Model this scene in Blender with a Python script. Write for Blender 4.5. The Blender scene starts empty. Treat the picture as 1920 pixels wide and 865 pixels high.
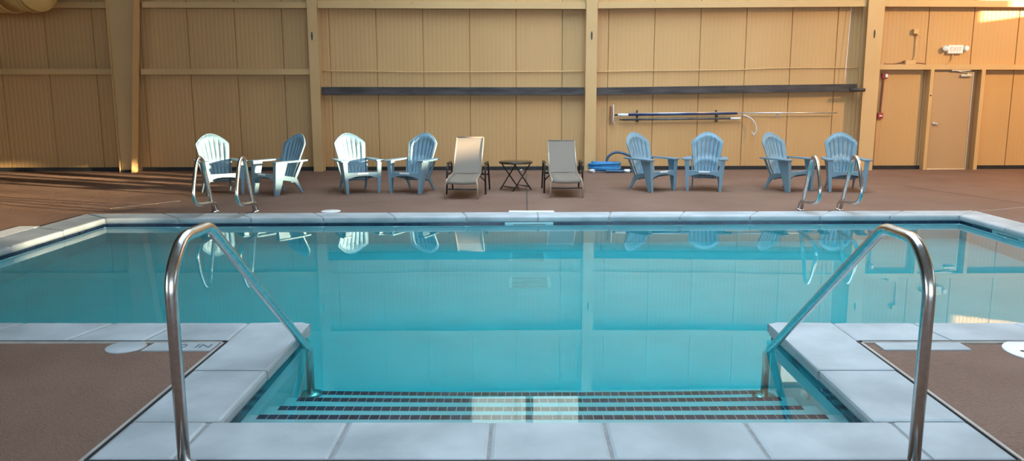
import bpy, bmesh, math, random
from mathutils import Vector, Matrix
R = math.radians
random.seed(4)
scene = bpy.context.scene
COL = scene.collection

# ------------------------------------------------------------------ materials
def new_mat(name):
    m = bpy.data.materials.new(name); m.use_nodes = True
    nt = m.node_tree
    return m, nt, nt.nodes['Principled BSDF'], nt.nodes['Material Output']

def noise_mat(name, c1, c2, scale=5, rough=.5, metal=0.0, bump=0.0, bump_scale=60, detail=4, spec=None,
              stretch=(1, 1, 1), lo=.35, hi=.65, bump_dist=.004, bump_distort=0.0, coat=0.0):
    m, nt, b, out = new_mat(name)
    N, L = nt.nodes, nt.links
    tc = N.new('ShaderNodeTexCoord'); mp = N.new('ShaderNodeMapping')
    mp.inputs['Scale'].default_value = stretch
    L.new(tc.outputs['Object'], mp.inputs['Vector'])
    n = N.new('ShaderNodeTexNoise'); n.inputs['Scale'].default_value = scale; n.inputs['Detail'].default_value = detail
    L.new(mp.outputs[0], n.inputs['Vector'])
    r = N.new('ShaderNodeValToRGB')
    r.color_ramp.elements[0].position = lo; r.color_ramp.elements[1].position = hi
    r.color_ramp.elements[0].color = (*c1, 1); r.color_ramp.elements[1].color = (*c2, 1)
    L.new(n.outputs['Fac'], r.inputs['Fac']); L.new(r.outputs['Color'], b.inputs['Base Color'])
    b.inputs['Roughness'].default_value = rough; b.inputs['Metallic'].default_value = metal
    if spec is not None: b.inputs['Specular IOR Level'].default_value = spec
    if coat: b.inputs['Coat Weight'].default_value = coat
    if bump:
        n2 = N.new('ShaderNodeTexNoise'); n2.inputs['Scale'].default_value = bump_scale; n2.inputs['Detail'].default_value = 3
        n2.inputs['Distortion'].default_value = bump_distort
        L.new(mp.outputs[0], n2.inputs['Vector'])
        bp = N.new('ShaderNodeBump'); bp.inputs['Strength'].default_value = bump; bp.inputs['Distance'].default_value = bump_dist
        L.new(n2.outputs['Fac'], bp.inputs['Height']); L.new(bp.outputs[0], b.inputs['Normal'])
    return m

def lin(r, g, b):
    f = lambda c: (c/255/12.92) if c/255 <= .04045 else ((c/255+.055)/1.055)**2.4
    return (f(r), f(g), f(b))

M = {}
M['wall'] = noise_mat('painted_wall_metal', (.555, .325, .130), (.61, .365, .152), .7, .55, bump=.1, bump_scale=25, stretch=(1, 1, .25))
M['steel_tan'] = noise_mat('painted_steel_tan', (.60, .375, .160), (.65, .415, .185), 1.2, .5)
M['dark_steel'] = noise_mat('dark_painted_channel', (.028, .022, .022), (.075, .062, .06), 3.5, .55, stretch=(.6, 1, 4))
M['deck'] = noise_mat('brown_deck_coating', (.19, .104, .070), (.245, .142, .10), 1.3, .72, spec=.4, bump=.85, bump_scale=48, bump_dist=.02, bump_distort=1.6, detail=8, lo=.3, hi=.7)
M['coping'] = noise_mat('pale_cast_coping', (.30, .335, .35), (.48, .52, .54), 2.2, .6, bump=.25, bump_scale=40, detail=9, lo=.32, hi=.68)
M['grout'] = noise_mat('grey_joint', (.26, .26, .26), (.34, .34, .33), 20, .9)
M['drain'] = noise_mat('grey_green_grate', (.42, .60, .63), (.48, .66, .70), 9, .5)
M['edge'] = noise_mat('pale_edge_strip', (.35, .32, .29), (.45, .42, .38), 8, .5)
M['seal'] = noise_mat('black_sealant', (.015, .014, .014), (.03, .028, .028), 9, .6)
M['plaster'] = noise_mat('aqua_pool_plaster', (.42, .68, .71), (.49, .73, .76), 1.5, .7, detail=6)
M['tile'] = noise_mat('navy_glazed_tile', (.010, .022, .055), (.03, .06, .13), 14, .15)
M['tile_grout'] = noise_mat('tile_grout', (.06, .09, .14), (.10, .14, .20), 9, .8)
M['chrome'] = noise_mat('brushed_stainless', (.56, .56, .56), (.66, .66, .65), 40, .23, metal=1.0)
M['resin'] = noise_mat('blue_grey_resin', (.16, .265, .33), (.185, .30, .37), 3, .38)
M['white'] = noise_mat('white_plastic', (.78, .79, .79), (.86, .86, .85), 6, .35)
M['sticker'] = noise_mat('white_sticker', (.80, .81, .83), (.88, .88, .88), 30, .4)
M['sling'] = noise_mat('taupe_mesh_sling', (.175, .138, .105), (.215, .172, .135), 150, .75, bump=.3, bump_scale=220, bump_dist=.001)
M['bronze'] = noise_mat('dark_bronze_frame', (.020, .018, .017), (.036, .031, .028), 8, .35, metal=.3)
M['champagne'] = noise_mat('champagne_frame', (.42, .34, .25), (.50, .41, .31), 8, .35, metal=.4)
M['tabletop'] = noise_mat('dark_brown_tabletop', (.030, .018, .012), (.06, .038, .025), 14, .16)
M['hose'] = noise_mat('blue_vacuum_hose', (.02, .19, .46), (.035, .25, .56), 12, .4)
M['hose_dark'] = noise_mat('dark_blue_hose', (.025, .07, .14), (.05, .12, .21), 12, .35)
M['navy'] = noise_mat('navy_pole', (.015, .03, .10), (.03, .05, .14), 6, .3)
M['graphite'] = noise_mat('dark_grey_pole', (.05, .055, .065), (.10, .105, .12), 6, .35)
M['silver'] = noise_mat('bare_aluminium', (.68, .66, .62), (.78, .76, .72), 12, .3, metal=.7)
M['door'] = noise_mat('tan_painted_door', (.44, .28, .145), (.49, .315, .165), 1.0, .42, stretch=(1, 1, .4))
M['red'] = noise_mat('red_alarm_enamel', (.30, .03, .035), (.38, .05, .05), 9, .35)
M['conduit'] = noise_mat('brown_conduit', (.20, .075, .045), (.27, .11, .065), 7, .5)
M['black'] = noise_mat('black_rubber_base', (.012, .012, .014), (.022, .022, .025), 6, .55)
M['roof'] = noise_mat('roof_lining', (.20, .18, .15), (.26, .23, .19), .7, .8)
M['darkwall'] = noise_mat('low_bounce_side_wall', (.05, .035, .022), (.07, .05, .03), .6, .7)  # unseen left wall, darkened to cut the warm light it bounces
M['sidewall'] = noise_mat('side_wall_paint', (.48, .34, .17), (.55, .39, .20), .6, .6)
M['frame'] = noise_mat('grey_window_frame', (.32, .31, .29), (.40, .39, .37), 5, .4)
M['duct'] = noise_mat('mustard_duct', (.55, .36, .12), (.62, .41, .15), 2, .45)
M['clear_hook'] = noise_mat('pale_hook', (.55, .54, .52), (.66, .64, .60), 10, .3)
M['letter_red'] = noise_mat('faded_red_letters', (.76, .44, .38), (.80, .50, .44), 10, .5)
M['letter_blue'] = noise_mat('grey_blue_letters', (.10, .14, .18), (.16, .20, .24), 10, .5)

def water_mat():
    m, nt, b, out = new_mat('pool_water'); N, L = nt.nodes, nt.links
    N.remove(b)
    g = N.new('ShaderNodeBsdfGlass'); g.inputs['IOR'].default_value = 1.333; g.inputs['Roughness'].default_value = 0
    g.inputs['Color'].default_value = (1, 1, 1, 1)
    v = N.new('ShaderNodeVolumeAbsorption'); v.inputs['Color'].default_value = (.015, .895, .918, 1); v.inputs['Density'].default_value = .9
    tc = N.new('ShaderNodeTexCoord'); n = N.new('ShaderNodeTexNoise'); n.inputs['Scale'].default_value = .9; n.inputs['Detail'].default_value = 1
    L.new(tc.outputs['Object'], n.inputs['Vector'])
    bp = N.new('ShaderNodeBump'); bp.inputs['Strength'].default_value = .06; bp.inputs['Distance'].default_value = .01
    L.new(n.outputs['Fac'], bp.inputs['Height']); L.new(bp.outputs[0], g.inputs['Normal'])
    L.new(g.outputs[0], out.inputs['Surface']); L.new(v.outputs[0], out.inputs['Volume'])
    return m
M['water'] = water_mat()

def translucent_mat():
    m, nt, b, out = new_mat('fibreglass_panel'); N, L = nt.nodes, nt.links
    N.remove(b)
    t = N.new('ShaderNodeBsdfTranslucent'); t.inputs['Color'].default_value = (.62, .50, .34, 1)
    d = N.new('ShaderNodeBsdfDiffuse'); d.inputs['Color'].default_value = (.6, .5, .36, 1)
    mx = N.new('ShaderNodeMixShader'); mx.inputs[0].default_value = .15
    L.new(t.outputs[0], mx.inputs[1]); L.new(d.outputs[0], mx.inputs[2]); L.new(mx.outputs[0], out.inputs['Surface'])
    return m
M['fibreglass'] = translucent_mat()

# ------------------------------------------------------------------ mesh builder
class MB:
    def __init__(s): s.bm = bmesh.new()
    def face(s, pts):
        return s.bm.faces.new([s.bm.verts.new(p) for p in pts])
    def box(s, a, b, bevel=0, mat=None):
        x0, y0, z0 = a; x1, y1, z1 = b
        vs = [Vector(p) for p in ((x0,y0,z0),(x1,y0,z0),(x1,y1,z0),(x0,y1,z0),(x0,y0,z1),(x1,y0,z1),(x1,y1,z1),(x0,y1,z1))]
        return s.hexa(vs, bevel, mat)
    def hexa(s, vs, bevel=0, mat=None):
        if mat: vs = [mat @ v for v in vs]
        v = [s.bm.verts.new(p) for p in vs]
        fs = [s.bm.faces.new([v[i] for i in q]) for q in ((0,3,2,1),(4,5,6,7),(0,1,5,4),(1,2,6,5),(2,3,7,6),(3,0,4,7))]
        if bevel:
            es = list({e for f in fs for e in f.edges})
            bmesh.ops.bevel(s.bm, geom=es, offset=bevel, segments=2, affect='EDGES', profile=.5)
        return s
    def prism(s, pts2, z0, z1, bevel=0, axis='z'):
        """extrude a 2-D outline; axis z: (x,y)->z ; y: (x,z)->y ; x: (y,z)->x"""
        def P(a, b, c):
            return {'z': (a, b, c), 'y': (a, c, b), 'x': (c, a, b)}[axis]
        lo = [s.bm.verts.new(P(a, b, z0)) for a, b in pts2]
        hi = [s.bm.verts.new(P(a, b, z1)) for a, b in pts2]
        n = len(pts2); fs = [s.bm.faces.new(lo[::-1]), s.bm.faces.new(hi)]
        for i in range(n):
            fs.append(s.bm.faces.new((lo[i], lo[(i+1) % n], hi[(i+1) % n], hi[i])))
        if bevel:
            es = list({e for f in fs[:2] for e in f.edges})
            bmesh.ops.bevel(s.bm, geom=es, offset=bevel, segments=2, affect='EDGES', profile=.5)
        return s
    def tube(s, pts, r, n=12, caps=True, flat=None, closed=False):
        pts = [Vector(p) for p in pts]; rings = []
        N = len(pts); t0 = (pts[1]-pts[0]).normalized()
        up = Vector((0, 0, 1)) if abs(t0.z) < .9 else Vector((1, 0, 0))
        u = t0.cross(up).normalized(); w = u.cross(t0).normalized()
        for i, p in enumerate(pts):
            if closed: t = (pts[(i+1) % N]-pts[i-1]).normalized()
            elif i == 0: t = (pts[1]-p).normalized()
            elif i == N-1: t = (p-pts[i-1]).normalized()
            else: t = ((pts[i+1]-p).normalized()+(p-pts[i-1]).normalized()).normalized()
            u = (u-t*u.dot(t)).normalized(); w = t.cross(u)
            rr = r[i] if isinstance(r, (list, tuple)) else r
            a, b = (rr, rr) if flat is None else (rr*flat[0], rr*flat[1])
            rings.append([s.bm.verts.new(p+u*math.cos(2*math.pi*k/n)*a+w*math.sin(2*math.pi*k/n)*b) for k in range(n)])
        for i in range(N if closed else N-1):
            A, B = rings[i], rings[(i+1) % N]
            for k in range(n):
                f = s.bm.faces.new((A[k], A[(k+1) % n], B[(k+1) % n], B[k])); f.smooth = True
        if caps and not closed:
            s.bm.faces.new(rings[0][::-1]); s.bm.faces.new(rings[-1])
        return s
    def lathe(s, prof, n=24, mat=None, smooth=True):
        """prof: (r,z) pairs revolved about z"""
        rings = []
        for r, z in prof:
            ring = []
            for k in range(n):
                p = Vector((r*math.cos(2*math.pi*k/n), r*math.sin(2*math.pi*k/n), z))
                if mat: p = mat @ p
                ring.append(s.bm.verts.new(p))
            rings.append(ring)
        for A, B in zip(rings, rings[1:]):
            for k in range(n):
                f = s.bm.faces.new((A[k], A[(k+1) % n], B[(k+1) % n], B[k])); f.smooth = smooth
        s.bm.faces.new(rings[0][::-1]); s.bm.faces.new(rings[-1])
        return s
    def build(s, name, mat, parent=None, solid=0, loc=None, offset=-1):
        bmesh.ops.recalc_face_normals(s.bm, faces=s.bm.faces[:]) if not solid else None
        me = bpy.data.meshes.new(name); s.bm.to_mesh(me); s.bm.free()
        mats = mat if isinstance(mat, (list, tuple)) else [mat]
        for m in mats: me.materials.append(m)
        o = bpy.data.objects.new(name, me); COL.objects.link(o)
        if parent: o.parent = parent
        if loc: o.location = loc
        if solid:
            md = o.modifiers.new('thickness', 'SOLIDIFY'); md.thickness = solid; md.offset = offset
        return o

def fillet(pts, rad, seg=8):
    pts = [Vector(p) for p in pts]; out = [pts[0]]
    for i in range(1, len(pts)-1):
        r = rad[i-1] if isinstance(rad, (list, tuple)) else rad
        a = (pts[i-1]-pts[i]); b = (pts[i+1]-pts[i]); la, lb = a.length, b.length
        a.normalize(); b.normalize()
        ang = a.angle(b)
        if ang > 3.1 or r <= 0: out.append(pts[i]); continue
        d = min(r/math.tan(ang/2), la*.49, lb*.49); r2 = d*math.tan(ang/2)
        c = pts[i]+(a+b).normalized()*(r2/math.sin(ang/2))
        p0 = pts[i]+a*d-c; p1 = pts[i]+b*d-c
        u = p0.normalized(); w_ = (p1-u*p1.dot(u)).normalized(); th = p0.angle(p1)
        for k in range(seg+1):
            f = th*k/seg
            out.append(c+(u*math.cos(f)+w_*math.sin(f))*r2)
    out.append(pts[-1]); return out

def spline(pts, n=8, closed=False):
    P = [Vector(p) for p in pts]; out = []
    N = len(P)
    g = (lambda i: P[i % N]) if closed else (lambda i: P[max(0, min(N-1, i))])
    for i in range(N if closed else N-1):
        p0, p1, p2, p3 = g(i-1), g(i), g(i+1), g(i+2)
        for k in range(n):
            t = k/n
            out.append(.5*((2*p1)+(p2-p0)*t+(2*p0-5*p1+4*p2-p3)*t*t+(3*p1-p0-3*p2+p3)*t**3))
    if not closed: out.append(P[-1])
    return out

def tag(o, label=None, cat=None, group=None, kind=None):
    if label: o['label'] = label
    if cat: o['category'] = cat
    if group: o['group'] = group
    if kind: o['kind'] = kind
    return o
def empty(name, loc=(0, 0, 0), rz=0, label=None, cat=None, group=None, frame=None):
    o = bpy.data.objects.new(name, None); COL.objects.link(o); o.empty_display_size = .1
    m = Matrix.Translation(Vector(loc)) @ Matrix.Rotation(rz, 4, 'Z')
    o.matrix_world = (frame @ m) if frame else m
    return tag(o, label, cat, group)
def dup(root, loc, rz, label):
    r = root.copy(); COL.objects.link(r)
    r.matrix_world = Matrix.Translation(Vector(loc)) @ Matrix.Rotation(rz, 4, 'Z'); r['label'] = label
    for ch in [o for o in scene.objects if o.parent == root]:
        c = ch.copy(); COL.objects.link(c); c.parent = r
        for g in [o for o in scene.objects if o.parent == ch]:
            d = g.copy(); COL.objects.link(d); d.parent = c
    return r

# ------------------------------------------------------------------ place: the plan (metres; camera stands at x=0, y=0 looking along +y)
XL, XR, YB, YF, ZC = -13.0, 12.5, -9.0, 16.2, 8.2
WALL = Matrix.Translation((0, YF, 0)) @ Matrix.Rotation(R(1.5), 4, 'Z')     # far wall's own frame: x along it, -y towards the pool
WATER = -.08
inner = [(-1.39, 3.50), (1.63, 3.50), (1.63, 5.13), (5.50, 5.13), (5.50, 9.93), (-5.08, 9.66), (-5.08, 5.13), (-1.39, 5.13)]
outer = [(-1.80, 3.10), (2.06, 3.10), (2.06, 4.73), (5.93, 4.73), (5.93, 10.35), (-5.52, 10.07), (-5.52, 4.73), (-1.80, 4.73)]

# floor: deck around the pool
d = MB()
def quad(p): d.face([(x, y, 0) for x, y in p])
o_ = outer
quad([(XL, YB), (XR, YB), (XR, 3.10), (XL, 3.10)])
quad([(XL, 3.10), o_[0], o_[7], (XL, 4.73)])
quad([o_[1], (XR, 3.10), (XR, 4.73), o_[2]])
quad([(XL, 4.73), o_[6], o_[5], (XL, 10.07)])
quad([o_[3], (XR, 4.73), (XR, 10.35), o_[4]])
quad([(XL, 10.07), o_[5], (-5.52, 17), (XL, 17)])
quad([o_[5], o_[4], (5.93, 17), (-5.52, 17)])
quad([o_[4], (XR, 10.35), (XR, 17), (5.93, 17)])
bmesh.ops.remove_doubles(d.bm, verts=d.bm.verts[:], dist=1e-4)
bmesh.ops.recalc_face_normals(d.bm, faces=d.bm.faces[:])
if d.bm.faces[:][0].normal.z < 0: bmesh.ops.reverse_faces(d.bm, faces=d.bm.faces[:])
fl = d.build('floor', M['deck'], solid=.12)
tag(fl, 'brown textured deck around the pool', kind='structure')
# saw-cut joints in the far deck
j = MB()
def strip(mb, a, b, w, z0, z1):
    a, b = Vector((*a, 0)), Vector((*b, 0)); t = (b-a).normalized(); n = Vector((-t.y, t.x, 0))*w/2
    mb.hexa([a-n+Vector((0,0,z0)), b-n+Vector((0,0,z0)), b+n+Vector((0,0,z0)), a+n+Vector((0,0,z0)),
             a-n+Vector((0,0,z1)), b-n+Vector((0,0,z1)), b+n+Vector((0,0,z1)), a+n+Vector((0,0,z1))])
strip(j, (.08, 10.21), (.10, 15.9), .012, -.01, .0015)
strip(j, (6.4, 13.3), (7.3, 10.3), .01, -.01, .0015)
j.build('joint_line', M['seal'], fl)
j = MB(); strip(j, (-5.5, 10.6), (-4.9, 11.4), .012, -.01, .0015); strip(j, (6.0, 10.37), (11, 12.6), .014, -.01, .0015)
j.build('pale_seam', M['edge'], fl)

# coping: slabs with open joints, inner nose rounded and overhanging the tile
def lerp2(a, b, t): return (a[0]+(b[0]-a[0])*t, a[1]+(b[1]-a[1])*t)
def slab_side(name, ia, ib, oa, ob, cuts, label):
    mb = MB(); ts = [0]+cuts+[1]
    L = (Vector(ib)-Vector(ia)).length; g = .0025/L
    for t0, t1 in zip(ts, ts[1:]):
        p = [lerp2(ia, ib, t0+g), lerp2(ia, ib, t1-g), lerp2(oa, ob, t1-g), lerp2(oa, ob, t0+g)]
        top = random.uniform(.0, .002)
        tip = {'trim_2': (t1 == 1, 1), 'trim_8': (t0 == 0, 0)}.get(name, (False, 0))
        if tip[0]:
            c = Vector(p[tip[1]]); a = (Vector(p[1-tip[1]])-c).normalized(); b_ = (Vector(p[3-tip[1]])-c).normalized(); rr = .055
            arc = [c+(a+b_)*rr-(a*math.sin(f)+b_*math.cos(f))*rr if False else c+a*rr*(1-math.sin(f))+b_*rr*(1-math.cos(f)) for f in [k*math.pi/12 for k in range(7)]]
            poly = [tuple(q) for q in arc]
            if tip[1] == 1: poly = [p[0]]+poly+[p[2], p[3]]
            else: poly = poly[::-1]+[p[1], p[2], p[3]]
            mb.prism(poly, -.055, .012+top, .014)
        else:
            mb.hexa([Vector((*q, -.055)) for q in p]+[Vector((*q, .012+top)) for q in p], bevel=.02)
    o = mb.build(name, M['coping']); tag(o, label, kind='structure')
    gb = MB(); p = [ia, ib, ob, oa]
    ins = [(a[0]*.985+b[0]*.015, a[1]*.985+b[1]*.015) for a, b in ((ia, oa), (ib, ob))]
    p = [ins[0], ins[1], ob, oa]
    gb.hexa([Vector((*q, -.05)) for q in p]+[Vector((*q, .004)) for q in p]); gb.build('joint_grout', M['grout'], o)
    return o
i_ = inner
slab_side('trim_1', (-1.80, 3.50), (2.06, 3.50), (-1.80, 3.10), (2.06, 3.10), [.093, .26, .431, .565, .734, .909], 'pale coping slabs along the near end of the step bay')
slab_side('trim_2', (1.63, 3.50), (1.63, 5.13), (2.06, 3.50), (2.06, 5.13), [.43], 'pale coping slabs on the right side of the step bay')
slab_side('trim_3', (2.06, 5.13), i_[3], (2.06, 4.73), o_[3], [.155, .345, .53, .71, .86], 'pale coping of the near right pool edge')
slab_side('trim_4', i_[3], i_[4], o_[3], o_[4], [.2, .4, .6, .8], 'pale coping of the right pool edge')
slab_side('trim_5', i_[4], i_[5], o_[4], o_[5], [k/12 for k in range(1, 12)], 'pale coping of the far pool edge')
slab_side('trim_6', i_[5], i_[6], o_[5], o_[6], [.2, .4, .6, .8], 'sunlit pale coping of the left pool edge')
slab_side('trim_7', i_[6], (-1.80, 5.13), o_[6], (-1.80, 4.73), [.19, .37, .55, .73, .86], 'pale coping of the near left pool edge')
slab_side('trim_8', (-1.39, 5.13), (-1.39, 3.50), (-1.80, 5.13), (-1.80, 3.50), [.57], 'pale coping slabs on the left side of the step bay')
# edge strip between deck and coping
e = MB(); s2 = MB()
for a, b in (((-1.80, 3.10), (-1.80, 4.73)), ((2.06, 3.10), (2.06, 4.73)), ((2.06, 4.73), (5.93, 4.73)), ((-5.52, 4.73), (-1.80, 4.73)), ((-1.80, 3.10), (2.06, 3.10))):
    a2, b2 = Vector(a), Vector(b); t = (b2-a2).normalized(); n = Vector((-t.y, t.x))
    mid = Vector((.13, 4.0)); 
    if ((a2+b2)/2+n*.1 - Vector((0.13, 6.5))).length < ((a2+b2)/2-n*.1 - Vector((0.13, 6.5))).length: n = -n
    strip(e, a2+n*.017, b2+n*.017, .022, -.03, .010); strip(s2, a2+n*.003, b2+n*.003, .008, -.03, .013)
eo = e.build('trim_9', M['edge']); tag(eo, 'thin pale metal edge strip between deck and coping', kind='structure')
s2.build('sealant_line', M['seal'], eo)

# pool shell
p = MB()
FLOOR = -1.28
sh = .03   # shell face set back under the coping nose
def inset(poly, dist):
    out = []; n = len(poly)
    for i in range(n):
        a, b, c = Vector(poly[i-1]), Vector(poly[i]), Vector(poly[(i+1) % n])
        t1 = (b-a).normalized(); t2 = (c-b).normalized()
        n1 = Vector((t1.y, -t1.x)); n2 = Vector((t2.y, -t2.x))
        k = (n1+n2); k = k/(1+n1.dot(n2)); out.append(tuple(b+k*dist))
    return out
shell = inset(inner, sh)
for i in range(8):
    a, b = shell[i], shell[(i+1) % 8]
    p.face([(*a, FLOOR), (*b, FLOOR), (*b, -.056), (*a, -.056)])
p.face([(x, y, FLOOR) for x, y in shell])
bmesh.ops.triangulate(p.bm, faces=[f for f in p.bm.faces if len(f.verts) > 4])
bmesh.ops.remove_doubles(p.bm, verts=p.bm.verts[:], dist=1e-4)
basin = p.build('pool_basin', M['plaster']); tag(basin, 'pale aqua plastered pool shell', kind='structure')
# waterline mosaic band
tb = MB(); tg = MB()
band = inset(inner, sh-.004)
for i in range(8):
    a, b = Vector(band[i]), Vector(band[(i+1) % 8]); t = (b-a).normalized(); L = (b-a).length; n = Vector((t.y, -t.x))
    sz = .028; cnt = int(L/sz); st = L/cnt
    for k in range(cnt):
        for r_ in range(5):
            c0 = a+t*(k*st+.0015); c1 = a+t*((k+1)*st-.0015); z0 = -.062-.028*(r_+1)+.0015; z1 = -.062-.028*r_-.0015
            tb.face([(c0.x, c0.y, z0), (c1.x, c1.y, z0), (c1.x, c1.y, z1), (c0.x, c0.y, z1)])
    a2, b2 = a+n*.002, b+n*.002
    tg.face([(a2.x, a2.y, -.205), (b2.x, b2.y, -.205), (b2.x, b2.y, -.058), (a2.x, a2.y, -.058)])
tb.build('waterline_tile', M['tile'], basin); tg.build('tile_grout', M['tile_grout'], basin)
# entry steps: four treads going down away from the near edge, each with a navy nosing row
TX0, TX1 = -1.425, 1.665
noses = [(3.93, .15), (4.28, .40), (4.64, .65), (4.98, .90)]
st = MB(); yb = 3.46
for y, dd in noses:
    st.box((TX0, yb, FLOOR-.01), (TX1, y, WATER-dd)); yb = y-.001
so = st.build('entry_steps', M['plaster']); tag(so, 'four plastered entry steps under water at the near end of the pool', kind='structure')
nt_ = MB()
for y, dd in noses:
    z = WATER-dd; w = .0525; n = 56; x0 = -1.36
    for k in range(n):
        a = x0+k*w+.0018; b = x0+(k+1)*w-.0018
        nt_.box((a, y-.052, z-.004), (b, y+.003, z+.0025))
nt_.build('nosing_tile', M['tile'], so)
# return fitting on the right wall of the step bay, drains on the floor, recessed ladder treads are hidden by reflection
f = MB(); f.lathe([(.0, 0), (.05, 0), (.055, .012), (.03, .022), (.012, .03)], 20, Matrix.Translation((1.655, 4.42, -.46)) @ Matrix.Rotation(R(-90), 4, 'Y'))
tag(f.build('return_fitting', M['white']), 'round white water inlet under water on the right wall of the step bay', 'pool inlet')
def drain(x, y, label):
    r = empty('main_drain', (x, y, FLOOR), 0, label, 'drain', 'drain grates on the pool floor')
    a = MB(); a.box((-.22, -.22, 0), (.22, .22, .012), .004); a.build('drain_frame', M['white'], r)
    g = MB()
    for k in range(9): g.box((-.18, -.19+k*.045, .012), (.18, -.17+k*.045, .022), .003)
    g.build('drain_grate', M['drain'], r)
drain(.09, 7.95, 'square drain grate on the pool floor, the one nearer the entry steps')
drain(.08, 9.05, 'square drain grate on the pool floor, the one nearer the far edge')

# water body
wv = MB(); wp = inset(inner, sh+.012)
wv.prism(wp, FLOOR-.02, WATER)
wo = wv.build('pool_water', M['water']); tag(wo, 'still turquoise water filling the pool', 'water', kind='stuff')

# lids and plates flush in the deck
def disc(name, x, y, r, m, label, cat, dots=0, group=None):
    b = MB(); b.lathe([(r, 0), (r, .006), (r-.006, .010), (.02, .011)], 40, Matrix.Translation((0, 0, 0)))
    o = b.build(name, m, loc=(x, y, 0)); tag(o, label, cat, group)
    if dots:
        for s_ in (-1, 1):
            k = MB(); k.lathe([(.014, .010), (.014, .0125), (.008, .0128)], 12, Matrix.Translation((s_*r*.62, 0, 0)))
            k.build('finger_hole', M['seal'], o)
    return o
disc('skimmer_cover', 3.10, 4.53, .23, M['white'], 'round white skimmer lid in the brown deck at the near right', 'lid', 1)
disc('skimmer_cover', -2.375, 4.625, .115, M['coping'], 'small round pale lid beside the pale marker plate on the near left deck', 'lid')
disc('skimmer_cover', -2.48, 10.33, .125, M['white'], 'small round white lid on the deck behind the far edge', 'lid')
b = MB(); b.box((2.16, 4.57, -.01), (2.68, 4.705, .008), .003)
tag(b.build('access_plate', M['coping']), 'rectangular pale plate set in the near right deck', 'plate')
r = empty('depth_marker', (0, 0, 0), 0, 'pale rectangular depth marker plate at the near left coping corner', 'marker')
b = MB(); b.prism([(-2.25, 4.55), (-1.84, 4.55), (-1.84, 4.705), (-2.235, 4.705)], -.01, .008); b.build('plate', M['coping'], r)
def text(body, size, m, parent, mw, ext=.001, name='lettering'):
    c = bpy.data.curves.new(name, 'FONT'); c.body = body; c.size = size; c.extrude = ext; c.align_x = 'CENTER'; c.align_y = 'CENTER'
    o = bpy.data.objects.new(name, c); COL.objects.link(o)
    bpy.context.view_layer.update()
    dg = bpy.context.evaluated_depsgraph_get()
    me = bpy.data.meshes.new_from_object(o.evaluated_get(dg)); bpy.data.objects.remove(o)
    me.materials.clear(); me.materials.append(m)
    o = bpy.data.objects.new(name, me); COL.objects.link(o); o.parent = parent; o.matrix_local = mw
    return o
for ch, dx in (('0', -.075), ('I', .01), ('N', .06)):
    text(ch, .10, M['letter_blue'], r, Matrix.Translation((-1.96+dx, 4.632, .009)), name='numeral' if ch == '0' else 'letter')
b = MB(); b.box((-.28, .0, -.01), (.31, .13, .009), .003)
tag(b.build('skimmer_cover', M['white'], loc=(.12, 10.235, 0)), 'rectangular white skimmer cover behind the middle of the far edge', 'lid')
b = MB(); b.box((-.24, -.35, -.01), (0, .35, .009), .003)
tag(b.build('skimmer_cover', M['white'], loc=(-5.545, 8.75, 0)), 'rectangular pale skimmer cover beside the left coping', 'lid')
# skimmer mouths in the far and right pool walls
def mouth(loc, rz, label):
    r = empty('skimmer_mouth', loc, rz, label, 'skimmer')
    b = MB(); b.box((-.30, -.012, -.10), (.30, .0, -.0), .004); b.build('face_plate', M['plaster'], r)
    b = MB(); b.box((-.2, -.016, -.07), (.2, -.010, -.02)); b.build('weir_flap', M['graphite'], r)
mouth((.10, 9.80, -.058), R(1.5), 'skimmer opening under the coping at the middle of the far edge')
mouth((5.535, 8.95, -.058), R(-90), 'skimmer opening under the coping of the right edge')

# ------------------------------------------------------------------ far wall
def to_wall(o): o.matrix_world = WALL @ o.matrix_world; return o
PAN = .914; U0 = -.10     # seam phase
def corr(mb, u0, u1, z0, z1):
    """ribbed sheet: shallow ribs every PAN/11, a deeper groove at each panel seam"""
    pitch = PAN/11; pts = []
    k = math.floor((u0-U0)/pitch)
    while U0+k*pitch < u1+pitch:
        c = U0+k*pitch
        if k % 11 == 0: prof = [(-.40, 0), (-.12, 0), (-.045, .026), (.045, .026), (.12, 0), (.40, 0)]
        else: prof = [(-.45, 0), (-.26, 0), (-.12, .0022), (.12, .0022), (.26, 0), (.45, 0)]
        for f_, y in prof: pts.append((c+f_*pitch, y))
        k += 1
    pts = [q for q in pts if u0 < q[0] < u1]; pts = [(u0, 0)]+pts+[(u1, 0)]
    lo = [mb.bm.verts.new((u, y, z0)) for u, y in pts]; hi = [mb.bm.verts.new((u, y, z1)) for u, y in pts]
    for i in range(len(pts)-1): mb.bm.faces.new((lo[i], lo[i+1], hi[i+1], hi[i]))
panels = [(-1.05, .10, 4.66, 5.9), (.26, 1.22, 4.66, 5.9), (5.55, 6.70, 3.62, 4.36)]
w = MB()
ZS = 3.6
corr(w, XL-.5, XR+.5, -.02, 3.6)
corr(w, XL-.5, 5.55, 3.6, 4.4); corr(w, 6.70, XR+.5, 3.6, 4.4)
corr(w, XL-.5, XR+.5, 4.4, 4.66)
corr(w, XL-.5, -1.05, 4.66, 5.9); corr(w, .10, .26, 4.66, 5.9); corr(w, 1.22, XR+.5, 4.66, 5.9)
corr(w, XL-.5, XR+.5, 5.9, ZC+.1)
wf = w.build('wall_far', M['wall']); to_wall(wf); tag(wf, 'tan ribbed metal far wall', kind='structure')
for k, (u0, u1, z0, z1) in enumerate(((-1.05, .10, 4.66, 5.9), (.26, 1.22, 4.66, 5.9), (5.55, 6.70, 3.6, 4.4))):
    b = MB(); corr(b, u0, u1, z0, z1); o = to_wall(b.build('window_%d' % (k+1), M['fibreglass'])); tag(o, 'translucent ribbed daylight panel high in the far wall', kind='structure')
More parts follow.
